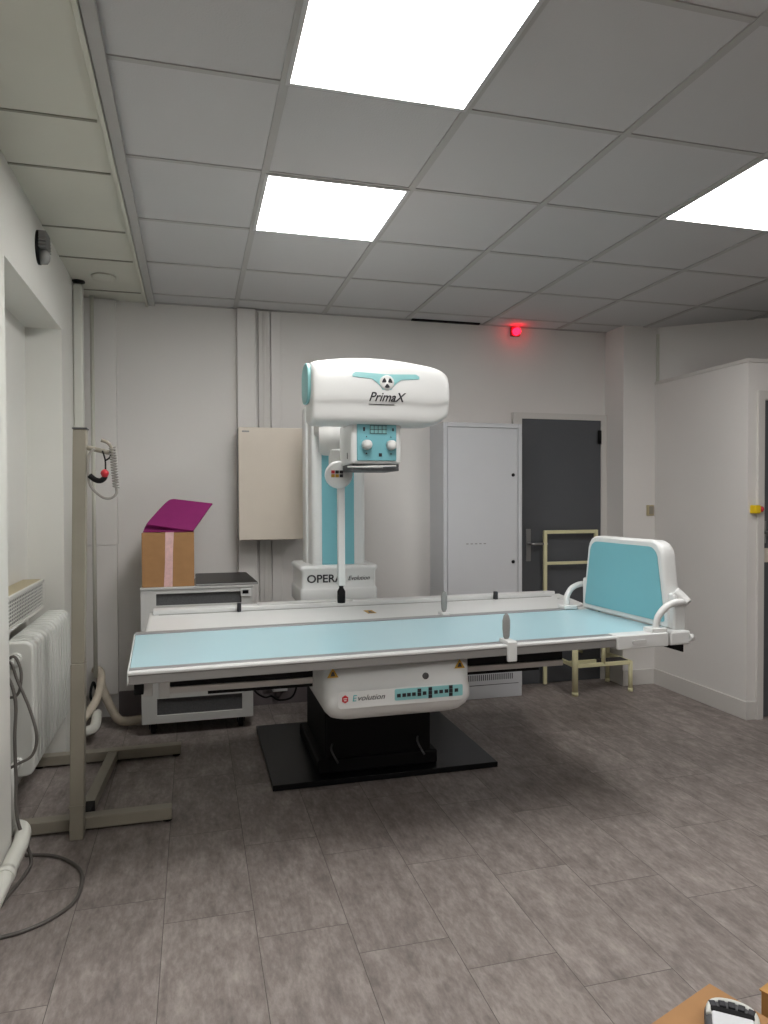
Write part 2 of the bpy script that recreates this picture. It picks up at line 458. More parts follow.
# cables at the radiator valve
p = B()
tube(p, [(-.70, 2.90, .76), (-.655, 2.90, .80), (-.63, 2.90, .74), (-.64, 2.90, .66), (-.68, 2.90, .65), (-.70, 2.90, .71),
         (-.665, 2.89, .78), (-.64, 2.89, .71), (-.60, 2.89, .60), (-.575, 2.88, .50), (-.59, 2.88, .43), (-.64, 2.88, .40), (-.70, 2.875, .375)], .0055, 8, 6)
tag(obj('cable', p, M['cable']), 'grey cable looped over the radiator valve and swinging out to the right', 'cable')
p = B()
tube(p, [(-.69, 2.89, .75), (-.66, 2.885, .70), (-.645, 2.88, .62), (-.65, 2.88, .5), (-.645, 2.87, .35), (-.64, 2.86, .2), (-.60, 2.88, .04), (-.61, 2.82, .008), (-.64, 2.66, .007),
         (-.655, 2.54, .007), (-.63, 2.44, .007), (-.58, 2.44, .007), (-.52, 2.46, .007), (-.455, 2.51, .007), (-.405, 2.59, .007),
         (-.398, 2.70, .007), (-.42, 2.81, .007), (-.49, 2.91, .007), (-.56, 2.96, .007), (-.64, 2.98, .007)], .0065, 8, 6)
tag(obj('floor_cable', p, M['cable']), 'grey cable dropping from the radiator and looping on the floor', 'cable')

# ------------------------------------------------------------------ beige stand
t = thing('mobile_stand', 'beige steel stand with a tall post and flat floor feet', 'stand', (-.46, 3.15, 0))
def shear_box(b, x0, x1, y0, y1, z0, z1, k=.017):
    n = len(b.verts); box(b, x0, x1, y0, y1, z0, z1); b.verts.ensure_lookup_table()
    for v in b.verts[n:]: v.co.x += k*v.co.z
p = B(); shear_box(p, -.498, -.444, 3.07, 3.13, .0, .72)
obj('lower_post', p, M['stand'], t, .004)
p = B(); shear_box(p, -.4965, -.4455, 3.073, 3.127, .72, 1.672)
obj('upper_post', p, M['stand'], t, .004)
obj('top_plate', box(B(), -.470, -.414, 3.068, 3.132, 1.672, 1.678), M['dgrey'], t)
p = B(); shear_box(p, -.501, -.441, 3.067, 3.133, .135, .142)
obj('joint_band', p, M['stand'], t)
obj('foot', box(B(), -.70, -.10, 3.135, 3.195, .012, .062), M['stand'], t, .004)
obj('foot', box(B(), -.82, -.075, 3.935, 3.995, .012, .062), M['stand'], t, .004)
p = B(); prism(p, [(-.445, 3.935), (-.395, 3.935), (-.43, 3.30), (-.48, 3.30)], .014, .060, lambda a,b,d: Vector((a,b,d)))
obj('cross_bar', p, M['stand'], t, .004)
p = B(); prism(p, [(-.428, 3.30), (-.482, 3.30), (-.485, 3.195), (-.431, 3.195)], .010, .064, lambda a,b,d: Vector((a,b,d)))
obj('end_cap', p, M['blackm'], t)
for x, y in ((-.12, 3.165), (-.68, 3.165), (-.10, 3.965), (-.78, 3.965)):
    p = B(); lathe(p, [(0,0), (.02, 0), (.02, .012), (0, .012)], (x, y, 0), 'z', 14)
    obj('rubber_foot', p, M['blackm'], t)
p = B(); tube(p, [(-.445, 3.10, 1.603), (-.40, 3.09, 1.595), (-.33, 3.07, 1.578)], .010, 10)
tube(p, [(-.36, 3.07, 1.628), (-.335, 3.07, 1.618), (-.322, 3.07, 1.598), (-.322, 3.07, 1.56)], .007, 10, 4)
obj('hook_arm', p, M['stand'], t)
# coiled cable and hand switch hanging on the arm
t = thing('hand_switch', 'red button hand switch on a grey coiled cable hanging from the stand', 'switch', (-.36, 3.07, 1.39))
p = B(); pts = []
nturn = 15
for i in range(nturn*10+1):
    a = 2*PI*i/10; z = 1.60 - .165*i/(nturn*10); xo = -.318 + .014*(i/(nturn*10))
    pts.append((xo+.011*math.cos(a), 3.065+.011*math.sin(a), z))
tube(p, pts, .0034, 6)
obj('coiled_cable', p, M['cable_l'], t)
p = B(); tube(p, [(-.304, 3.065, 1.435), (-.304, 3.065, 1.41), (-.325, 3.065, 1.392), (-.355, 3.065, 1.395), (-.39, 3.068, 1.425), (-.408, 3.07, 1.46), (-.41, 3.07, 1.52), (-.405, 3.07, 1.57), (-.385, 3.075, 1.594)], .0052, 8, 5)
obj('cable_loop', p, M['cable_l'], t)
p = B(); tube(p, [(-.355, 3.065, 1.585), (-.345, 3.065, 1.548), (-.344, 3.065, 1.508)], .0032, 6, 4)
tube(p, [(-.323, 3.065, 1.57), (-.330, 3.065, 1.555), (-.345, 3.065, 1.545)], .0032, 6, 4)
obj('cord', p, M['blackm'], t)
p = B(); tube(p, [(-.405, 3.065, 1.485), (-.385, 3.063, 1.468), (-.365, 3.061, 1.463), (-.35, 3.06, 1.472), (-.345, 3.06, 1.485)], .011, 10, 4)
obj('handle_grip', p, M['blackm'], t)
p = B(); lathe(p, [(0,-.017), (.011,-.013), (.0165,0), (.015, .008), (.008, .016), (0,.018)], (-.346, 3.055, 1.492), 'z', 16)
obj('red_button', p, M['red'], t)

# ------------------------------------------------------------------ back wall things
# trunking
p = B(); box(p, .285, .405, YB-.055, YB, .17, CEIL-.012)
tag(obj('cable_trunking', p, M['wall'], bevel=.004), 'widest white vertical trunking from ceiling behind the beige wall cabinet', 'trunking')
p = B(); box(p, .425, .50, YB-.03, YB, .17, CEIL-.012)
box(p, .453, .472, YB-.033, YB-.03, .17, CEIL-.012)
tag(obj('cable_trunking', p, M['base'], bevel=.003), 'middle vertical trunking strip with a centre rib, right of the widest one', 'trunking')
p = B(); box(p, .508, .575, YB-.022, YB, .17, CEIL-.012)
tag(obj('cable_trunking', p, M['wall'], bevel=.003), 'narrow flat trunking nearest to the x-ray column', 'trunking')

# wall cabinet
t = thing('wall_cabinet', 'beige metal wall cabinet left of the x-ray column', 'cabinet', (.49, 4.66, 1.125))
obj('body', box(B(), .278, .712, 4.565, YB-.056, 1.128, 1.842), M['grey'], t, .004)
obj('door', box(B(), .278, .712, 4.545, 4.564, 1.126, 1.844), M['wcab'], t, .004)
b = box(B(), .30, .345, 4.5435, 4.545, 1.812, 1.822); 
obj('label_plate', b, M['grey'], t)

# electrical cabinet
t = thing('electrical_cabinet', 'tall white metal cabinet standing left of the dark door', 'cabinet', (1.925, 4.64, 0))
obj('body', box(B(), 1.634, 2.216, 4.51, YB, 0, 1.905), M['cab'], t, .003)
f = B()
for a in ((1.634, 1.662, .20, 1.905), (2.188, 2.216, .20, 1.905), (1.662, 2.188, 1.875, 1.905)):
    box(f, a[0], a[1], 4.498, 4.512, a[2], a[3])
obj('door_frame', f, M['cab'], t, .003)
dr = obj('door', box(B(), 1.667, 2.183, 4.503, 4.510, .19, 1.870), M['cab'], t, .002)
for z in (1.55, .945):
    l = B(); lathe(l, [(0,-.008), (.011,-.008), (.012, 0), (0, 0)], (2.150, 4.503, z), 'y', 14)
    obj('lock', l, M['blackm'], dr)
mk = B()
for k in range(5): box(mk, 1.80+.032*k, 1.818+.032*k, 4.5022, 4.5032, 1.072, 1.079)
obj('marking', mk, M['grey'], dr)
pl = obj('plinth', box(B(), 1.634, 2.216, 4.500, 4.512, .002, .182), M['cab'], t, .002)
v = B()
for k in range(28): box(v, 1.72+.0155*k, 1.727+.0155*k, 4.498, 4.5005, .128, .168)
box(v, 1.65, 2.19, 4.4985, 4.5005, .094, .098)
obj('vent_slots', v, M['dgrey'], pl)

# socket box and loops of cable
t = thing('socket_box', 'white wall socket box low on the back wall under the table', 'socket', (.55, 4.75, .12))
obj('box', box(B(), .50, .60, 4.70, YB-.012, .10, .215), M['white2'], t, .006)
obj('plug', box(B(), .44, .495, 4.72, YB-.012, .14, .22), M['white2'], t, .006)
c = B(); tube(c, [(.605, 4.685, .20), (.645, 4.685, .19), (.655, 4.69, .12), (.62, 4.685, .06), (.54, 4.685, .05), (.49, 4.685, .08), (.45, 4.685, .075), (.40, 4.70, .10), (.365, 4.70, .15), (.37, 4.71, .21), (.42, 4.72, .24)], .0065, 8, 6)
tag(obj('cable', c, M['blackm']), 'black cable in loops around the socket box under the table', 'cable')

# switches
t = thing('light_switch', 'square ivory wall switch on the corner pillar right of the dark door', 'switch', (3.275, 4.54, 1.255))
obj('plate', box(B(), 3.245, 3.305, 4.528, 4.54, 1.255, 1.335), M['switch'], t, .004)
obj('rocker', box(B(), 3.262, 3.298, 4.524, 4.529, 1.265, 1.325), M['stand'], t, .002)
t = thing('emergency_switch', 'yellow box with red emergency button beside the booth door frame', 'switch', (3.375, 3.6, 1.27))
obj('housing', box(B(), 3.335, 3.380, 3.585, 3.63, 1.288, 1.34), M['yellow'], t, .006)
l = B(); lathe(l, [(0,0), (.010, 0), (.010, .006), (.017, .009), (.018, .020), (.013, .026), (0, .028)], (3.379, 3.60, 1.315), 'x', 18)
obj('button', l, M['red'], t)

# ------------------------------------------------------------------ mobile generator cabinet + boxes
t = thing('mobile_cabinet', 'white wheeled equipment cabinet under the cardboard box behind the table', 'cabinet', (.03, 4.52, 0))
b = B()
# front frame with two openings
for a in ((-.30, -.215, .075, .858), (.275, .34, .075, .858), (-.215, .275, .075, .12), (-.215, .275, .22, .765), (-.215, .275, .835, .858)):
    box(b, a[0], a[1], 4.30, 4.34, a[2], a[3])
box(b, -.30, .34, 4.34, 4.70, .075, .858)
obj('body', b, M['white2'], t)
for z0, z1 in ((.12, .22), (.765, .835)):
    obj('vent_panel', box(B(), -.215, .275, 4.318, 4.339, z0, z1), M['dgrey'], t)
obj('top_board', box(B(), -.303, .345, 4.292, 4.710, .858, .8735), M['white2'], t, .004)
b = B(); prism(b, [(.008, 4.29), (.375, 4.29), (.335, 4.70), (.008, 4.70)], .874, .886, lambda a,b,d: Vector((a,b,d+(b-4.29)*.05)))
obj('top_tray', b, M['grey'], t, .003)
b = B(); prism(b, [(.012, 4.296), (.368, 4.296), (.329, 4.694), (.012, 4.694)], .8865, .889, lambda a,b,d: Vector((a,b,d+(b-4.29)*.05)))
obj('glass_plate', b, M['glass'], t)
obj('display', box(B(), .270, .330, 4.286, 4.30, .806, .850), M['white'], t, .002)
obj('switch', box(B(), .280, .315, 4.283, 4.287, .822, .842), M['blackm'], t)
for x in (-.24, .27):
    for y in (4.37, 4.62):
        w = B(); lathe(w, [(0,-.014), (.024,-.014), (.029,-.008), (.029,.008), (.024,.014), (0,.014)], (x, y, .029), 'x', 18)
        wh = obj('caster', w, M['blackm'], t)
        f = B(); box(f, x-.022, x-.017, y-.018, y+.018, .029, .070); box(f, x+.017, x+.022, y-.018, y+.018, .029, .070); box(f, x-.022, x+.022, y-.022, y+.022, .066, .0745)
        obj('caster_fork', f, M['blackm'], wh)

ZT = .8745
t = thing('cardboard_box', 'closed brown cardboard box with pink tape on the mobile cabinet', 'box', (-.145, 4.45, ZT))
obj('carton', box(B(), -.292, .002, 4.305, 4.60, ZT, ZT+.318), M['card'], t, .003)
b = B(); prism(b, [(-.170, ZT+.001), (-.122, ZT+.001), (-.118, ZT+.20), (-.112, ZT+.3185), (-.160, ZT+.3185), (-.163, ZT+.14)], 4.3035, 4.305, lambda a,b,d: Vector((a,d,b)))
box(b, -.160, -.112, 4.3035, 4.60, ZT+.318, ZT+.3195)
obj('tape', b, M['tape'], t)

# purple foam wedge bag
ZP = ZT+.3195
t = thing('foam_wedge', 'folded purple foam mat on top of the cardboard box', 'mat', (-.13, 4.45, ZP))
def slab(bm, quad, th):
    q = [Vector(p) for p in quad]; n = (q[1]-q[0]).cross(q[3]-q[0]).normalized()*th
    loft(bm, [[p for p in q], [p+n for p in q]], smooth=False)
b = B(); rows = []
# sheet swept from the box lid, folding at the back left and rising towards the viewer's right
def mid(a, b, t): return Vector(a)*(1-t)+Vector(b)*t
edgeA = [(-.268, 4.35, ZP+.048), (-.240, 4.40, ZP+.085), (-.185, 4.47, ZP+.150), (-.145, 4.50, ZP+.188), (-.115, 4.50, ZP+.196)]
edgeB = [(-.004, 4.31, ZP+.008), (.015, 4.335, ZP+.035), (.058, 4.38, ZP+.095), (.092, 4.42, ZP+.143), (.112, 4.44, ZP+.168)]
b = B()
def sheet(bm, EA, EB, th=.010, n=8):
    EA = catmull(EA, 4); EB = catmull(EB, 4); top = []; bot = []
    for i in range(len(EA)):
        a, c = EA[i], EB[i]
        top.append([a*(1-k/n)+c*(k/n) for k in range(n+1)])
    for i, r in enumerate(top):
        rr = []
        for k, p in enumerate(r):
            du = (top[min(i+1, len(top)-1)][k]-top[max(i-1, 0)][k]); dv = (r[min(k+1, n)]-r[max(k-1, 0)])
            rr.append(p + du.cross(dv).normalized()*th)
        bot.append(rr)
    loft(bm, [t_ + b_[::-1] for t_, b_ in zip(top, bot)], smooth=False)
    return bm
sheet(b, edgeA, edgeB)
obj('upper_leaf', b, M['purple'], t)
b = B(); sheet(b, [(-.284, 4.325, ZP+.002), (-.284, 4.40, ZP+.004), (-.28, 4.55, ZP+.002)], [(-.008, 4.325, ZP+.002), (-.004, 4.40, ZP+.004), (.0, 4.55, ZP+.002)], -.007)
obj('lower_leaf', b, M['purple'], t)
b = B(); prism(b, [(4.56, ZP+.002), (4.50, ZP+.18), (4.42, ZP+.075), (4.36, ZP+.02)], -.13, -.12, lambda a,b,d: Vector((d-.02,a,b)))
obj('inner_gusset', b, M['purple'], t)
b = B(); sheet(b, [(-.286, 4.37, ZP+.006), (-.272, 4.38, ZP+.04), (-.235, 4.42, ZP+.085)], [(-.03, 4.36, ZP+.006), (-.02, 4.37, ZP+.022), (.0, 4.38, ZP+.035)], .006)
obj('inner_leaf', b, M['purple'], t)

# ------------------------------------------------------------------ X-RAY MACHINE
RX = math.radians(2.6)
TT = Matrix.Translation((.90, 2.945, 0)) @ Matrix.Rotation(RX, 4, 'Z')      # table frame: u along, v across
T2 = Matrix.Translation((.95, 3.62, 0)) @ Matrix.Rotation(math.radians(1.6), 4, 'Z')
xr = thing('x_ray_machine', 'white and light blue x-ray table with column, tube head and upright footboard', 'x-ray machine', (.93, 3.8, 0))
# base
obj('base_plate', box(B(), .352, 1.505, 3.33, 4.25, .002, .030), M['black'], xr, .003)
pd = B(); box(pd, .62, 1.17, 3.42, 4.0, .030, .52); box(pd, .58, 1.20, 3.40, 4.02, .030, .10)
obj('pedestal', pd, M['blackm'], xr, .01)
for x, rot in ((.655, -.5), (1.10, -.4)):
    p = B(); tube(p, [(x, 3.42, .17), (x-.01, 3.39, .15), (x+.02, 3.37, .09)], .005, 8, 4)
    obj('foot_lever', p, M['dgrey'], xr)
# table body
def hull(bm, x0, x1, yf, yb, z0, z1):
    rings = []
    for z, ins, fr_ in ((z0, .055, .05), (z0+.012, .030, .024), (z0+.035, .010, .004), (z0+.065, 0, -.012), (z0+.10, 0, -.012), (z0+.125, .002, .002), (z1, .002, .006)):
        rings.append([Vector((cx, cy, z)) for cx, cy in
            [(p[0], p[1]) for p in rrect(x1-x0-2*ins, yb-yf-fr_, .05, 5, (x0+x1)/2, (yf+fr_+yb)/2)]])
    return loft(bm, rings)
body = obj('table_body', hull(B(), .470, 1.064, 2.60, 3.36, .535, .752), M['white'], xr)
obj('carriage', box(B(), .50, 1.15, 3.34, 3.98, .50, .735), M['white2'], xr, .02)
# control strip on the body front
FY = 2.588
cpn = B(); prism(cpn, [(a, b) for a, b in rrect(.500, .064, .012, 3, .768, .628)], FY-.0008, FY-.004, lambda a,b,d: Vector((a,d,b)))
cp_ = obj('control_panel', cpn, M['white'], xr)
cpn = B(); prism(cpn, rrect(.278, .044, .005, 2, .878, .634), FY-.0042, FY-.006, lambda a,b,d: Vector((a,d,b)))
obj('key_strip', cpn, M['teal_soft'], cp_)
keys = []
kx = [405,425,443,462,483,503,525,547,567,588,605,627]
for i, px in enumerate(kx):
    x = .755 + (px-405)/222*.235
    zc = .631 + (px-405)/222*.004
    if px in (483, 525, 605):
        zz = (zc+.0125, zc-.0025) if px == 483 else (zc+.0145, zc, zc-.0145)
    else: zz = (zc,)
    for z in zz: keys.append((x, z))
for x, z in keys:
    obj('key', box(B(), x-.0072, x+.0072, FY-.0085, FY-.006, z-.0066, z+.0066), M['ink'], cp_)
l = B(); prism(l, [(.545+.0135*math.cos(a*PI/3+.5), .632+.0155*math.sin(a*PI/3+.5)) for a in range(6)], FY-.0042, FY-.006, lambda a,b,d: Vector((a,d,b)))
obj('red_emblem', l, M['red'], cp_)
l = B(); box(l, .538, .552, FY-.0066, FY-.006, .633, .636); box(l, .540, .550, FY-.0066, FY-.006, .626, .629)
obj('emblem_mark', l, M['white'], cp_)
text('logo_text', 'E', .034, M['inkt'], cp_, face_front(.580, FY-.0048, .632), shear=.15)
text('logo_text', 'volution', .030, M['ink'], cp_, face_front(.645, FY-.0048, .632), shear=.35, width=.105)
# key ring lock
l = B(); lathe(l, [(.007, 0), (.013, 0), (.013, -.006), (.007, -.006)], (.870, 2.606, .694), 'y', 18)
obj('key_lock', l, M['dgrey'], xr)
def warn(x, y, z, w, parent, tilt=0.):
    b = B(); fn = lambda a,b_,d: Vector((x+a, y-d*math.cos(tilt)+b_*math.sin(tilt), z+b_*math.cos(tilt)+d*math.sin(tilt)))
    prism(b, [(-w/2, 0), (w/2, 0), (0, w*.85)], 0, .0015, fn)
    o = obj('warning_sign', b, M['gold'], parent)
    b = B(); prism(b, [(-w*.22, w*.12), (w*.22, w*.12), (w*.08, w*.5), (-w*.08, w*.5)], .0016, .0022, fn)
    obj('warning_symbol', b, M['ink'], o)
warn(.502, 2.603, .712, .044, xr)
warn(1.012, 2.603, .715, .044, xr)

# table top (rotated frame)
U0, U1 = -1.134, 1.13
obj('table_top', box(B(), U0+.001, U1, -.315, .318, .755, .800), M['pad'], xr, .003, T=TT)
obj('table_sub_frame', box(B(), U0+.05, U1-.02, -.28, .30, .738, .755), M['white2'], xr, T=TT)
fr = B()
box(fr, U0, .86, -.352, -.317, .752, .803); 
obj('front_rail', fr, M['alu'], xr, .002, T=TT)
b = B(); prism(b, [(-.352, .758), (-.352, .790), (-.382, .790), (-.382, .758)], U0-.004, .86, lambda a,b_,d: Vector((d,a,b_)))
obj('front_edge', b, M['alu_f'], xr, .003, T=TT)
obj('front_trim', box(B(), U0-.004, .86, -.386, -.353, .7905, .802), M['white'], xr, .004, T=TT)  # white strip stands in for the highlight along the rail's top edge
obj('rear_rail', box(B(), U0, U1, .320, .375, .755, .803), M['alu'], xr, .002, T=TT)
b = B(); prism(b, rrect(.755, .046, .018, 4, -.006, .776), U0-.006, U0+.000, lambda a,b_,d: Vector((d,a,b_)))
obj('end_cap', b, M['white'], xr, .003, T=TT)
# longitudinal lower rails
obj('lower_rail', box(B(), -.10, 1.62, 2.87, 2.94, .625, .650), M['alu_l'], xr, .003)
obj('lower_rail_slot', box(B(), -.10, 1.62, 2.88, 2.93, .650, .690), M['blackm'], xr)
obj('lower_rail_base', box(B(), .05, 1.50, 2.875, 2.935, .612, .625), M['blackm'], xr)
obj('rail_bracket', box(B(), U0+.035, U0+.075, -.20, -.15, .665, .738), M['white2'], xr, .004, T=TT)
obj('rail_bracket', box(B(), U0+.095, U0+.135, -.20, -.13, .655, .738), M['white2'], xr, .004, T=TT)
obj('rail_end', box(B(), U0+.012, U0+.045, -.26, -.20, .690, .745), M['blackm'], xr, .004, T=TT)
b = B(); box(b, -.60, .70, -.03, .34, .69, .737)
obj('bucky_tray', b, M['grey'], xr, .004, T=TT)
# rear tray
b = B(); prism(b, [(-1.17, -.325), (1.0, -.255), (1.16, -.13), (1.24, .26), (-1.17, .26)], .735, .798, lambda a,b_,d: Vector((a,b_,d)))
rt = obj('rear_tray', b, M['white'], xr, .008, T=T2)
b = B(); prism(b, [(-1.15, .16), (1.10, .16), (1.18, .21), (1.14, .245), (-1.15, .245)], .797, .822, lambda a,b_,d: Vector((a,b_,d)))
obj('raised_strip', b, M['white'], rt, .005, T=T2)
obj('slot', box(B(), -1.12, 1.12, .149, .157, .7985, .800), M['grey'], rt, T=T2)
obj('slot_cover', box(B(), -.62, -.1, .165, .24, .8225, .829), M['white2'], rt, .003, T=T2)
for u in (-.72, .75):
    p = B(); box(p, u-.010, u+.010, .13, .155, .799, .845)
    obj('peg', p, M['ink'], rt, .003, T=T2)
p = B(); lathe(p, [(0,0), (.022,0), (.022,.004), (0,.005)], (1.12, .04, .799), 'z', 18)
obj('cap', p, M['white2'], rt, T=T2)
def warn_flat(x, y, z, w, T, parent):
    o = obj('warning_sign', box(B(), x-w/2, x+w/2, y, y+w*2.2, z, z+.001), M['gold'], parent, T=T)
    b = B(); prism(b, [(x-w*.36, y+w*.3), (x+w*.36, y+w*.3), (x, y+w*1.8)], z+.0012, z+.002, lambda a,b_,d: Vector((a,b_,d)))
    obj('warning_symbol', b, M['ink'], parent, T=T)
warn_flat(-.07, -.12, .7985, .045, T2, rt)
# hand grips
def grip(u, v, T, clip_side):
    b = B(); rings = []
    for z, w in ((.815, .008), (.828, .015), (.860, .018), (.892, .018), (.912, .013), (.920, .005)):
        rings.append([Vector((u+w*.95*math.cos(a*PI/6), v+w*.6*math.sin(a*PI/6), z)) for a in range(12)])
    g = obj('hand_grip', loft(B(), rings), M['grey'], xr, T=T)
    b.free()
    if clip_side < 0:
        b = B(); box(b, u-.018, u+.022, v-.045, v+.030, .800, .818); box(b, u-.018, u+.022, v-.052, v-.036, .735, .815)
    else:
        b = B(); box(b, u-.022, u+.022, v-.03, v+.03, .800, .815)
    obj('clamp', b, M['white'], g, .004, T=T)
grip(.303, -.345, TT, -1)
grip(.335, .385, TT, 1)

# footboard: board stands across the table at u=UF
UF = 1.108
fb_shape = []
def fb_outline(m=0.):
    v0, v1, z0, z1 = -.332+m, .335-m, .805+m, 1.192-m
    r1, r2 = .075-m*.5, .060-m*.5
    P = []
    # sides lean in a little towards the top
    def corner(cx, cz, r, a0):
        for i in range(7):
            a = a0 + PI/2*i/6; P.append((cx+r*math.cos(a), cz+r*math.sin(a)))
    corner(v1-.045-r1, z1-r1, r1, 0)
    corner(v0+.045+r1, z1-r1, r1, PI/2)
    corner(v0+.012, z0+.012, .012, PI)
    corner(v1-.012, z0+.012, .012, 3*PI/2)
    return P
rings = []
for d, m_ in ((0, .010), (.006, .003), (.016, 0), (.060, 0), (.074, .006), (.080, .016)):
    rings.append([Vector((UF+d, a, b)) for a, b in fb_outline(m_)])
fb = obj('footboard', loft(B(), rings), M['white'], xr, T=TT)
b = B(); prism(b, fb_outline(.028), UF-.0012, UF-.004, lambda a,b_,d: Vector((d,a,b_)))
obj('blue_panel', b, M['teal'], fb, T=TT)
for s in (-1, 1):
    # side arm carrying the board, curved grab handle and clamp on the rail
    h = B(); tube(h, [(UF-.085, s*.352, .822), (UF-.080, s*.357, .865), (UF-.050, s*.362, .905), (UF-.005, s*.362, .925), (UF+.05, s*.362, .930)], .015, 12, 6)
    if s < 0: tube(h, [(UF+.035, s*.325, .965), (UF+.055, s*.350, .945), (UF+.068, s*.375, .925)], .014, 12, 4, rfn=lambda t: .030-.014*t)
    obj('grab_handle', h, M['white'], fb, T=TT)
    p = B(); box(p, UF+.01, UF+.075, s*.33-.022, s*.33+.022, .80, .965)
    obj('side_bracket', p, M['white'], fb, .012, 3, T=TT)
    p = B(); box(p, UF-.035, UF+.072, s*.345-.04, s*.345+.04, .745, .806)
    obj('rail_block', p, M['white'], fb, .010, 3, T=TT)
    p = B(); box(p, UF-.125, UF-.045, s*.345-.035, s*.345+.03, .802, .824)
    obj('clamp_lever', p, M['white'], fb, .006, T=TT)
    p = B(); tube(p, [(UF+.06, s*.385, .776), (UF+.080, s*.385, .776)], .016, 14)
    obj('knob', p, M['white'], fb, T=TT)
p = B(); box(p, .80, UF-.05, -.392, -.317, .746, .806)
eb = obj('end_bracket', p, M['white'], xr, .006, T=TT)
p = B(); prism(p, rrect(.07, .018, .008, 3, .905, .775), -.393, -.399, lambda a,b_,d: Vector((a,d,b_)))
obj('bracket_clip', p, M['white2'], eb, T=TT)
p = B(); prism(p, [(UF-.06, .742), (UF+.08, .742), (UF+.075, .70), (UF+.08, .70)], -.33, -.22, lambda a,b_,d: Vector((a,d,b_)))
obj('end_foot', p, M['blackm'], xr, T=TT)

# column behind the table
cl = B(); box(cl, .648, .962, 3.96, 4.18, .78, 1.93)
col = obj('column', cl, M['white'], xr, .035, 4)
obj('back_fairing', box(B(), .632, .980, 4.10, 4.22, .78, 1.935), M['white'], col, .02, 3)
obj('teal_inset', box(B(), .705, .892, 3.955, 3.97, .98, 1.90), M['teal'], col, .002)
obj('centre_seam', box(B(), .80, .803, 3.953, 3.956, .98, 1.90), M['white2'], col)
obj('column_base', box(B(), .68, .94, 4.02, 4.20, .030, .80), M['blackm'], xr, .006)
# foot cover
ft = B()
rings = []
for z, gx, gy in ((.79, .0, .0), (.80, .004, .0), (.868, .004, .0), (.880, -.001, -.003), (.886, -.006, -.006), (.975, -.006, -.006), (.988, .004, .0), (1.002, .004, .0), (1.012, -.006, -.008)):
    rings.append([Vector((a, b, z)) for a, b in rrect(.440+2*gx, .38+2*gy, .02, 4, .796, 4.10)])
ft = obj('column_foot', loft(B(), rings), M['white'], xr)
text('logo_text', 'OPERA', .062, M['ink'], ft, face_front(.712, 3.914, .935), offset=.0012, width=.205, extrude=.001)
text('logo_text', 'Evolution', .036, M['ink'], ft, face_front(.908, 3.914, .935), shear=.35, width=.125, extrude=.001)

# tube head arm and cover
obj('head_arm', box(B(), .66, .92, 3.05, 3.98, 1.74, 1.90), M['white2'], xr, .02)
rings = []
HX0, HX1 = .449, 1.022
prof_n = 20
stations = [0, .012, .03, .06, .13, .22, .32, .42, .5, .6, .7, .8, .86, .90, .93, .955, .975, .99, 1.0]
def head_profile(t):
    x = HX0 + (HX1-HX0)*t
    # arch along the top, rounder drop on the right end
    ztop = 1.945 + .012*math.sin(PI*min(1, t*1.05)) - .022*max(0, (t-.35)/.65)**2 - .010*max(0, (.25-t)/.25)
    zbot = 1.683
    if t < .06: k = math.sqrt(1-((.06-t)/.06)**2)*.10+.90
    elif t > .88: k = math.sqrt(max(0, 1-((t-.88)/.12)**2))*.34+.66
    else: k = 1
    zc = 1.83
    if t > .85: zc = 1.83 + .0*(t-.85)
    zt = zc+(ztop-zc)*k; zb = zc-(zc-zbot)*(k if t < .06 else 1-.30*max(0, (t-.84)/.16)**2)
    yf = 2.715 - .012*math.sin(PI*t); yb = 2.935
    kk = k if t <= .06 else (k*.5+.5)
    ym = (yf+yb)/2; hy = (yb-yf)/2*kk
    h = zt-zb
    P = [(-.70, 0), (-.82, .04), (-.88, .14), (-.90, .26), (-.93, .315), (-.99, .345), (-1.0, .50), (-.985, .62), (-.93, .76), (-.82, .89), (-.62, .97), (-.30, 1.0),
         (.30, 1.0), (.62, .97), (.85, .87), (.96, .70), (1.0, .5), (.98, .25), (.90, .06), (.74, 0)]
    return [Vector((x, ym+a*hy, zb+b*h)) for a, b in P]
hd = obj('tube_head', loft(B(), [head_profile(t) for t in stations]), M['white'], xr)
ms = hd.modifiers.new('sub', 'SUBSURF'); ms.levels = 1; ms.render_levels = 1
b = B(); prism(b, rrect(.16, .16, .06, 6, 2.84, 1.85), HX0-.012, HX0+.004, lambda a,b_,d: Vector((d,a,b_)))
obj('side_cap', b, M['teal_soft'], hd, .004)
# winged badge
def hy_at(z):   # front surface of the cover at mid span
    return 2.700
from mathutils.bvhtree import BVHTree
bpy.context.view_layer.update()
_dg = bpy.context.evaluated_depsgraph_get()
_bvh = BVHTree.FromObject(hd, _dg)
HB = Vector((.93, 3.8, 0))
def surf(x, z):      # front surface of the cover
    hit = _bvh.ray_cast(Vector((x, 1.0, z))-HB, Vector((0, 1, 0)))
    return hit[0].y + HB.y if hit[0] is not None else 2.71
def drape(o, off, base_y):   # lay a flat printed mark onto the curved cover
    for v in o.data.vertices:
        p = v.co + HB
        v.co.y = surf(p.x, p.z) - off + (p.y-base_y) - HB.y
def wing_top(x): a = abs(x); return .012 + .006*min(1, a/.12) - (.010*max(0, (a-.125)/.015) if a > .125 else 0)
def wing_bot(x):
    a = abs(x)
    if a < .018: return -.050
    if a < .060: return -.050+(.042)*((a-.018)/.042)**.7
    return -.008+.006*(a-.06)/.075
xs = [-.138+.276*i/46 for i in range(47)]
rings = []
for x in xs:
    r_ = []
    for k in range(7):
        z = wing_top(x)+(wing_bot(x)-wing_top(x))*k/6
        r_.append(Vector((.745+x, surf(.745+x, 1.868+z)-.0025, 1.868+z)))
    r_ += [p+Vector((0, .004, 0)) for p in r_[::-1]]
    rings.append(r_)
obj('badge', loft(B(), rings, smooth=False), M['teal_soft'], hd)
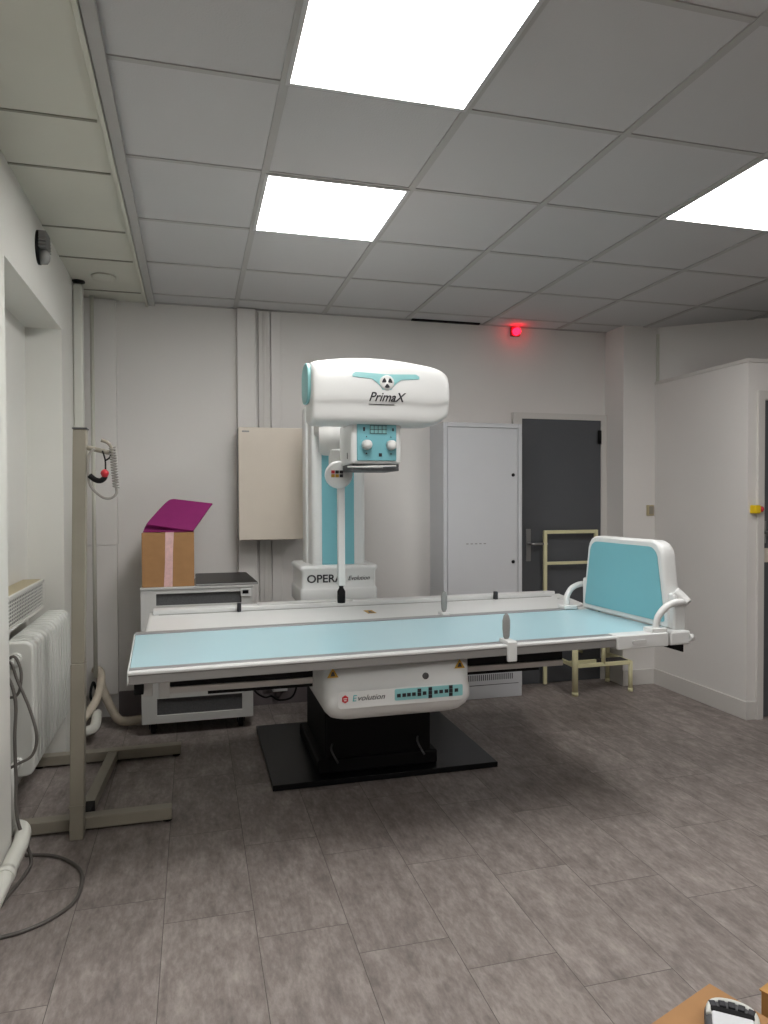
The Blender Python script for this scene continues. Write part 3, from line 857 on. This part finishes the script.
ys = surf(.745, 1.846)
l = B(); lathe(l, [(0, .010), (.030, .010), (.030, -.003), (.026, -.006), (0, -.006)], (.745, ys, 1.846), 'y', 22)
obj('emblem_disc', l, M['white2'], hd)
l = B()
for k in range(3):
    a0 = -PI/2 + k*2*PI/3
    pts = [(.006*math.cos(a0-.45), .006*math.sin(a0-.45))] + [(.021*math.cos(a0-.55+.275*i), .021*math.sin(a0-.55+.275*i)) for i in range(5)] + [(.006*math.cos(a0+.45), .006*math.sin(a0+.45))]
    prism(l, [(.745+p, 1.846+q) for p, q in pts], ys-.0065, ys-.008, lambda a,b_,d: Vector((a,d,b_)))
obj('trefoil', l, M['ink'], hd)
o = text('logo_text', 'PrimaX', .050, M['ink'], hd, face_front(.742, 2.70, 1.788), shear=.35, width=.152, offset=.0006, extrude=.0008)
drape(o, .0015, 2.70)
b = B()
for k in range(12): box(b, .672+.0088*k, .672+.0088*(k+1), 2.699, 2.7005, 1.7595, 1.762)
o = obj('logo_underline', b, M['ink'], hd); drape(o, .0015, 2.70)

# collimator
cm = obj('collimator', box(B(), .612, .822, 2.765, 3.0, 1.527, 1.70), M['white'], xr, .012, 3)
obj('front_panel', box(B(), .635, .800, 2.758, 2.766, 1.540, 1.692), M['teal'], cm, .004)
obj('display', box(B(), .688, .758, 2.7555, 2.759, 1.650, 1.682), M['teal_soft'], cm, .001)
g = B()
for k in range(5): box(g, .688+.0165*k, .690+.0165*k, 2.7545, 2.756, 1.650, 1.683)
for k in range(3): box(g, .688, .758, 2.7545, 2.756, 1.649+.0155*k, 1.651+.0155*k)
obj('display_lines', g, M['ink'], cm)
for x in (.674, .776):
    l = B(); lathe(l, [(0, -.030), (.013, -.030), (.019, -.024), (.021, 0), (0, 0)], (x, 2.758, 1.603), 'y', 20)
    obj('knob', l, M['white2'], cm)
    l = B(); prism(l, [(x-.005, 1.566), (x+.005, 1.566), (x, 1.573)], 2.758, 2.7565, lambda a,b_,d: Vector((a,d,b_)))
    prism(l, [(x-.003, 1.634), (x+.003, 1.634), (x, 1.640)], 2.758, 2.7565, lambda a,b_,d: Vector((a,d,b_)))
    obj('knob_mark', l, M['ink'], cm)
obj('button', box(B(), .725, .738, 2.755, 2.759, 1.557, 1.570), M['ink'], cm)
l = B(); box(l, .660, .668, 2.756, 2.759, 1.658, 1.674); box(l, .782, .788, 2.756, 2.759, 1.660, 1.672)
obj('symbol', l, M['ink'], cm)
b = B(); box(b, .618, .815, 2.775, 2.99, 1.500, 1.512); box(b, .618, .628, 2.775, 2.99, 1.512, 1.528); box(b, .805, .815, 2.775, 2.99, 1.512, 1.528)
obj('accessory_rail', b, M['dgrey'], cm, .002)
b = B(); tube(b, [(.60, 2.78, 1.515), (.66, 2.765, 1.515), (.80, 2.765, 1.520)], .004, 8)
obj('rail_rod', b, M['white2'], cm)
l = B(); box(l, .6105, .612, 2.83, 2.838, 1.55, 1.575)
obj('side_mark', l, M['ink'], cm)
# joint above, disc with buttons, hanging compression bar
l = B(); lathe(l, [(0, 1.58), (.045, 1.58), (.058, 1.592), (.060, 1.70), (0, 1.70)], (.595, 3.07, 0), 'z', 24)
obj('swivel_joint', l, M['white2'], xr)
l = B(); lathe(l, [(0, -.018), (.050, -.018), (.058, -.012), (.060, 0), (.058, .02), (0, .02)], (.604, 2.975, 1.490), 'y', 32)
dc = obj('rotation_disc', l, M['white'], xr)
for k, (x, z, m_) in enumerate(((.575, 1.501, 'red'), (.593, 1.501, 'ink'), (.611, 1.501, 'ink'), (.575, 1.485, 'gold'), (.593, 1.485, 'gold'), (.611, 1.485, 'ink'))):
    obj('button', box(B(), x-.0075, x+.0075, 2.953, 2.958, z-.0068, z+.0068), M[m_], dc, .001)
obj('joint_link', box(B(), .575, .62, 2.99, 3.06, 1.455, 1.60), M['white2'], xr, .006)
obj('hanging_bar', box(B(), .602, .632, 2.98, 3.01, 1.01, 1.45), M['white'], xr, .004)
l = B(); lathe(l, [(0, .935), (.017, .935), (.018, .945), (.018, .985), (.010, 1.0), (.010, 1.02), (0, 1.02)], (.617, 2.995, 0), 'z', 16)
obj('black_handle', l, M['blackm'], xr)

# ------------------------------------------------------------------ step stool with handrail
t = thing('step_stool', 'cream tubular step stool with tall handrail behind the footboard', 'step stool', (2.8, 4.55, 0))
SY0, SY1 = 4.40, 4.69
lg = []
for x, y, h_ in ((2.575, SY0, .44), (3.02, SY0, .215), (3.02, SY1, .44)):
    p = B(); tube(p, [(x, y, .012), (x, y, h_)], .021 if x < 2.6 else .0155, 12)
    l = obj('leg', p, M['cream'], t)
    p = B(); lathe(p, [(0,0), (.023 if x < 2.6 else .018, 0), (.023 if x < 2.6 else .018, .025), (0, .025)], (x, y, 0), 'z', 14)
    obj('rubber_tip', p, M['cream'], l)
p = B(); box(p, 2.585, 3.03, SY0-.012, SY0+.012, .195, .222); box(p, 2.565, 2.59, SY0, SY1, .195, .222); box(p, 3.008, 3.032, SY0, SY1, .195, .222); box(p, 2.585, 3.01, SY1-.2, SY1-.18, .195, .222)
obj('lower_frame', p, M['cream'], t, .004)
obj('lower_tread', box(B(), 2.80, 3.008, SY0+.012, SY1-.18, .20, .225), M['rubber'], t, .003)
p = B(); tube(p, [(2.80, SY0, .215), (2.80, SY0, .44)], .0145, 12)
obj('riser_leg', p, M['cream'], t)
p = B(); tube(p, [(2.575, SY0+.02, .33), (2.80, SY1, .235)], .010, 10)
obj('diagonal_brace', p, M['cream'], t)
obj('upper_frame', box(B(), 2.56, 3.035, SY0-.015, SY1+.015, .44, .465), M['cream'], t, .004)
obj('upper_tread', box(B(), 2.58, 3.015, SY0+.005, SY1-.005, .465, .475), M['rubber'], t, .003)
p = B(); tube(p, [(2.53, SY1+.01, .25), (2.53, SY1+.01, 1.145), (3.0, SY1+.01, 1.145), (3.0, SY1+.01, .44)], .0145, 4)
p.free(); p = B()
box(p, 2.488, 2.514, SY1-.003, SY1+.021, .012, 1.150); box(p, 2.91, 2.936, SY1-.003, SY1+.021, .465, 1.150); box(p, 2.514, 2.91, SY1-.003, SY1+.021, 1.124, 1.150)
hr = obj('handrail', p, M['cream'], t, .004)
obj('handrail_bar', box(B(), 2.514, 2.91, SY1, SY1+.018, .895, .917), M['cream'], hr, .003)
p = B(); box(p, 2.514, 2.575, SY1-.003, SY1+.021, .43, .455); box(p, 2.514, 2.575, SY1-.003, SY1+.021, .20, .222)
obj('handrail_bracket', p, M['cream'], hr, .002)

# ------------------------------------------------------------------ lower right corner: open carton, device
ZC = .262
CT = Matrix.Translation((1.143, 1.355, 0)) @ Matrix.Rotation(math.radians(19.2), 4, 'Z')
t = thing('cardboard_carton', 'brown cardboard carton cut by the bottom edge, under the white device', 'box', (1.0, 1.2, 0))
obj('carton', box(B(), -.40, 0, -.36, 0, .0, ZC-.004), M['card'], t, .002, T=CT)
obj('top_flap', box(B(), -.402, .002, -.178, .002, ZC-.004, ZC), M['card'], t, T=CT)
obj('top_flap', box(B(), -.402, .002, -.362, -.182, ZC-.004, ZC), M['card'], t, T=CT)
# white device with dark keys
DT = Matrix.Translation((1.077, 1.209, ZC)) @ Matrix.Rotation(math.radians(-38), 4, 'Z')
t = thing('handheld_device', 'white glossy device with a row of five square dark keys lying on the carton', 'device', (1.077, 1.209, ZC))
rings = []
for z, g in ((0, -.006), (.008, 0), (.024, 0), (.032, -.004), (.036, -.010)):
    rings.append([Vector((a, c_, z)) for a, c_ in rrect(.108+2*g, .21+2*g, .04, 6, 0, -.042)])
obj('body', loft(B(), rings), M['dgrey'], t, T=DT)
obj('glossy_cover', box(B(), -.040, .040, -.13, .008, .034, .042), M['gloss'], t, .004, T=DT)
obj('dark_band', box(B(), -.042, .042, .010, .026, .034, .040), M['blackm'], t, .002, T=DT)
rim = B()
tube(rim, [(-.045, .0, .034), (-.044, .03, .034), (-.030, .050, .034), (0, .057, .034), (.030, .050, .034), (.044, .03, .034), (.045, .0, .034)], .006, 8, 4)
obj('rim', rim, M['rad'], t, T=DT)
for k in range(5):
    a = (k-2)*.0185
    R_ = DT @ Matrix.Translation((a, .040-(k-2)**2*.0022, .035)) @ Matrix.Rotation(-(k-2)*.14, 4, 'Z')
    obj('key', box(B(), -.0068, .0068, -.009, .009, 0, .006), M['ink'], t, .0015, T=R_)
t = thing('orange_carton', 'orange brown carton corner at the right edge beside the white device', 'box', (1.3, 1.2, 0))
OT = Matrix.Translation((1.215, 1.28, 0)) @ Matrix.Rotation(math.radians(19.2), 4, 'Z')
obj('carton', box(B(), 0.0, .30, -.34, 0, 0, .285), M['orange'], t, .002, T=OT)
obj('lid_flap', box(B(), -.004, .302, -.342, .002, .286, .289), M['orange'], t, T=OT)

# ------------------------------------------------------------------ camera, world, view
F, YW, PT, RO = 704.4, .2642, -.0184, -.0032
cy, sy, cp_, sp = math.cos(YW), math.sin(YW), math.cos(PT), math.sin(PT)
f = Vector((sy*cp_, cy*cp_, sp)); r = Vector((cy, -sy, 0)); u = r.cross(f)
r2 = r*math.cos(RO)+u*math.sin(RO); u2 = -r*math.sin(RO)+u*math.cos(RO)
cam = bpy.data.cameras.new('camera'); co = bpy.data.objects.new('camera', cam); C.objects.link(co)
mw = Matrix.Identity(4)
for i in range(3): mw[i][0] = r2[i]; mw[i][1] = u2[i]; mw[i][2] = -f[i]
mw[2][3] = EYE
co.matrix_world = mw
cam.sensor_fit = 'VERTICAL'; cam.sensor_height = 36; cam.lens = F/1024*36; cam.clip_start = .02
bpy.context.scene.camera = co
w = bpy.data.worlds.new('world'); bpy.context.scene.world = w; w.use_nodes = True
w.node_tree.nodes['Background'].inputs[0].default_value = (.6, .65, .7, 1)
w.node_tree.nodes['Background'].inputs[1].default_value = .02
vs = bpy.context.scene.view_settings
vs.view_transform = 'Standard'; vs.look = 'None'; vs.exposure = 0.62; vs.gamma = 1; vs.use_curve_mapping = False
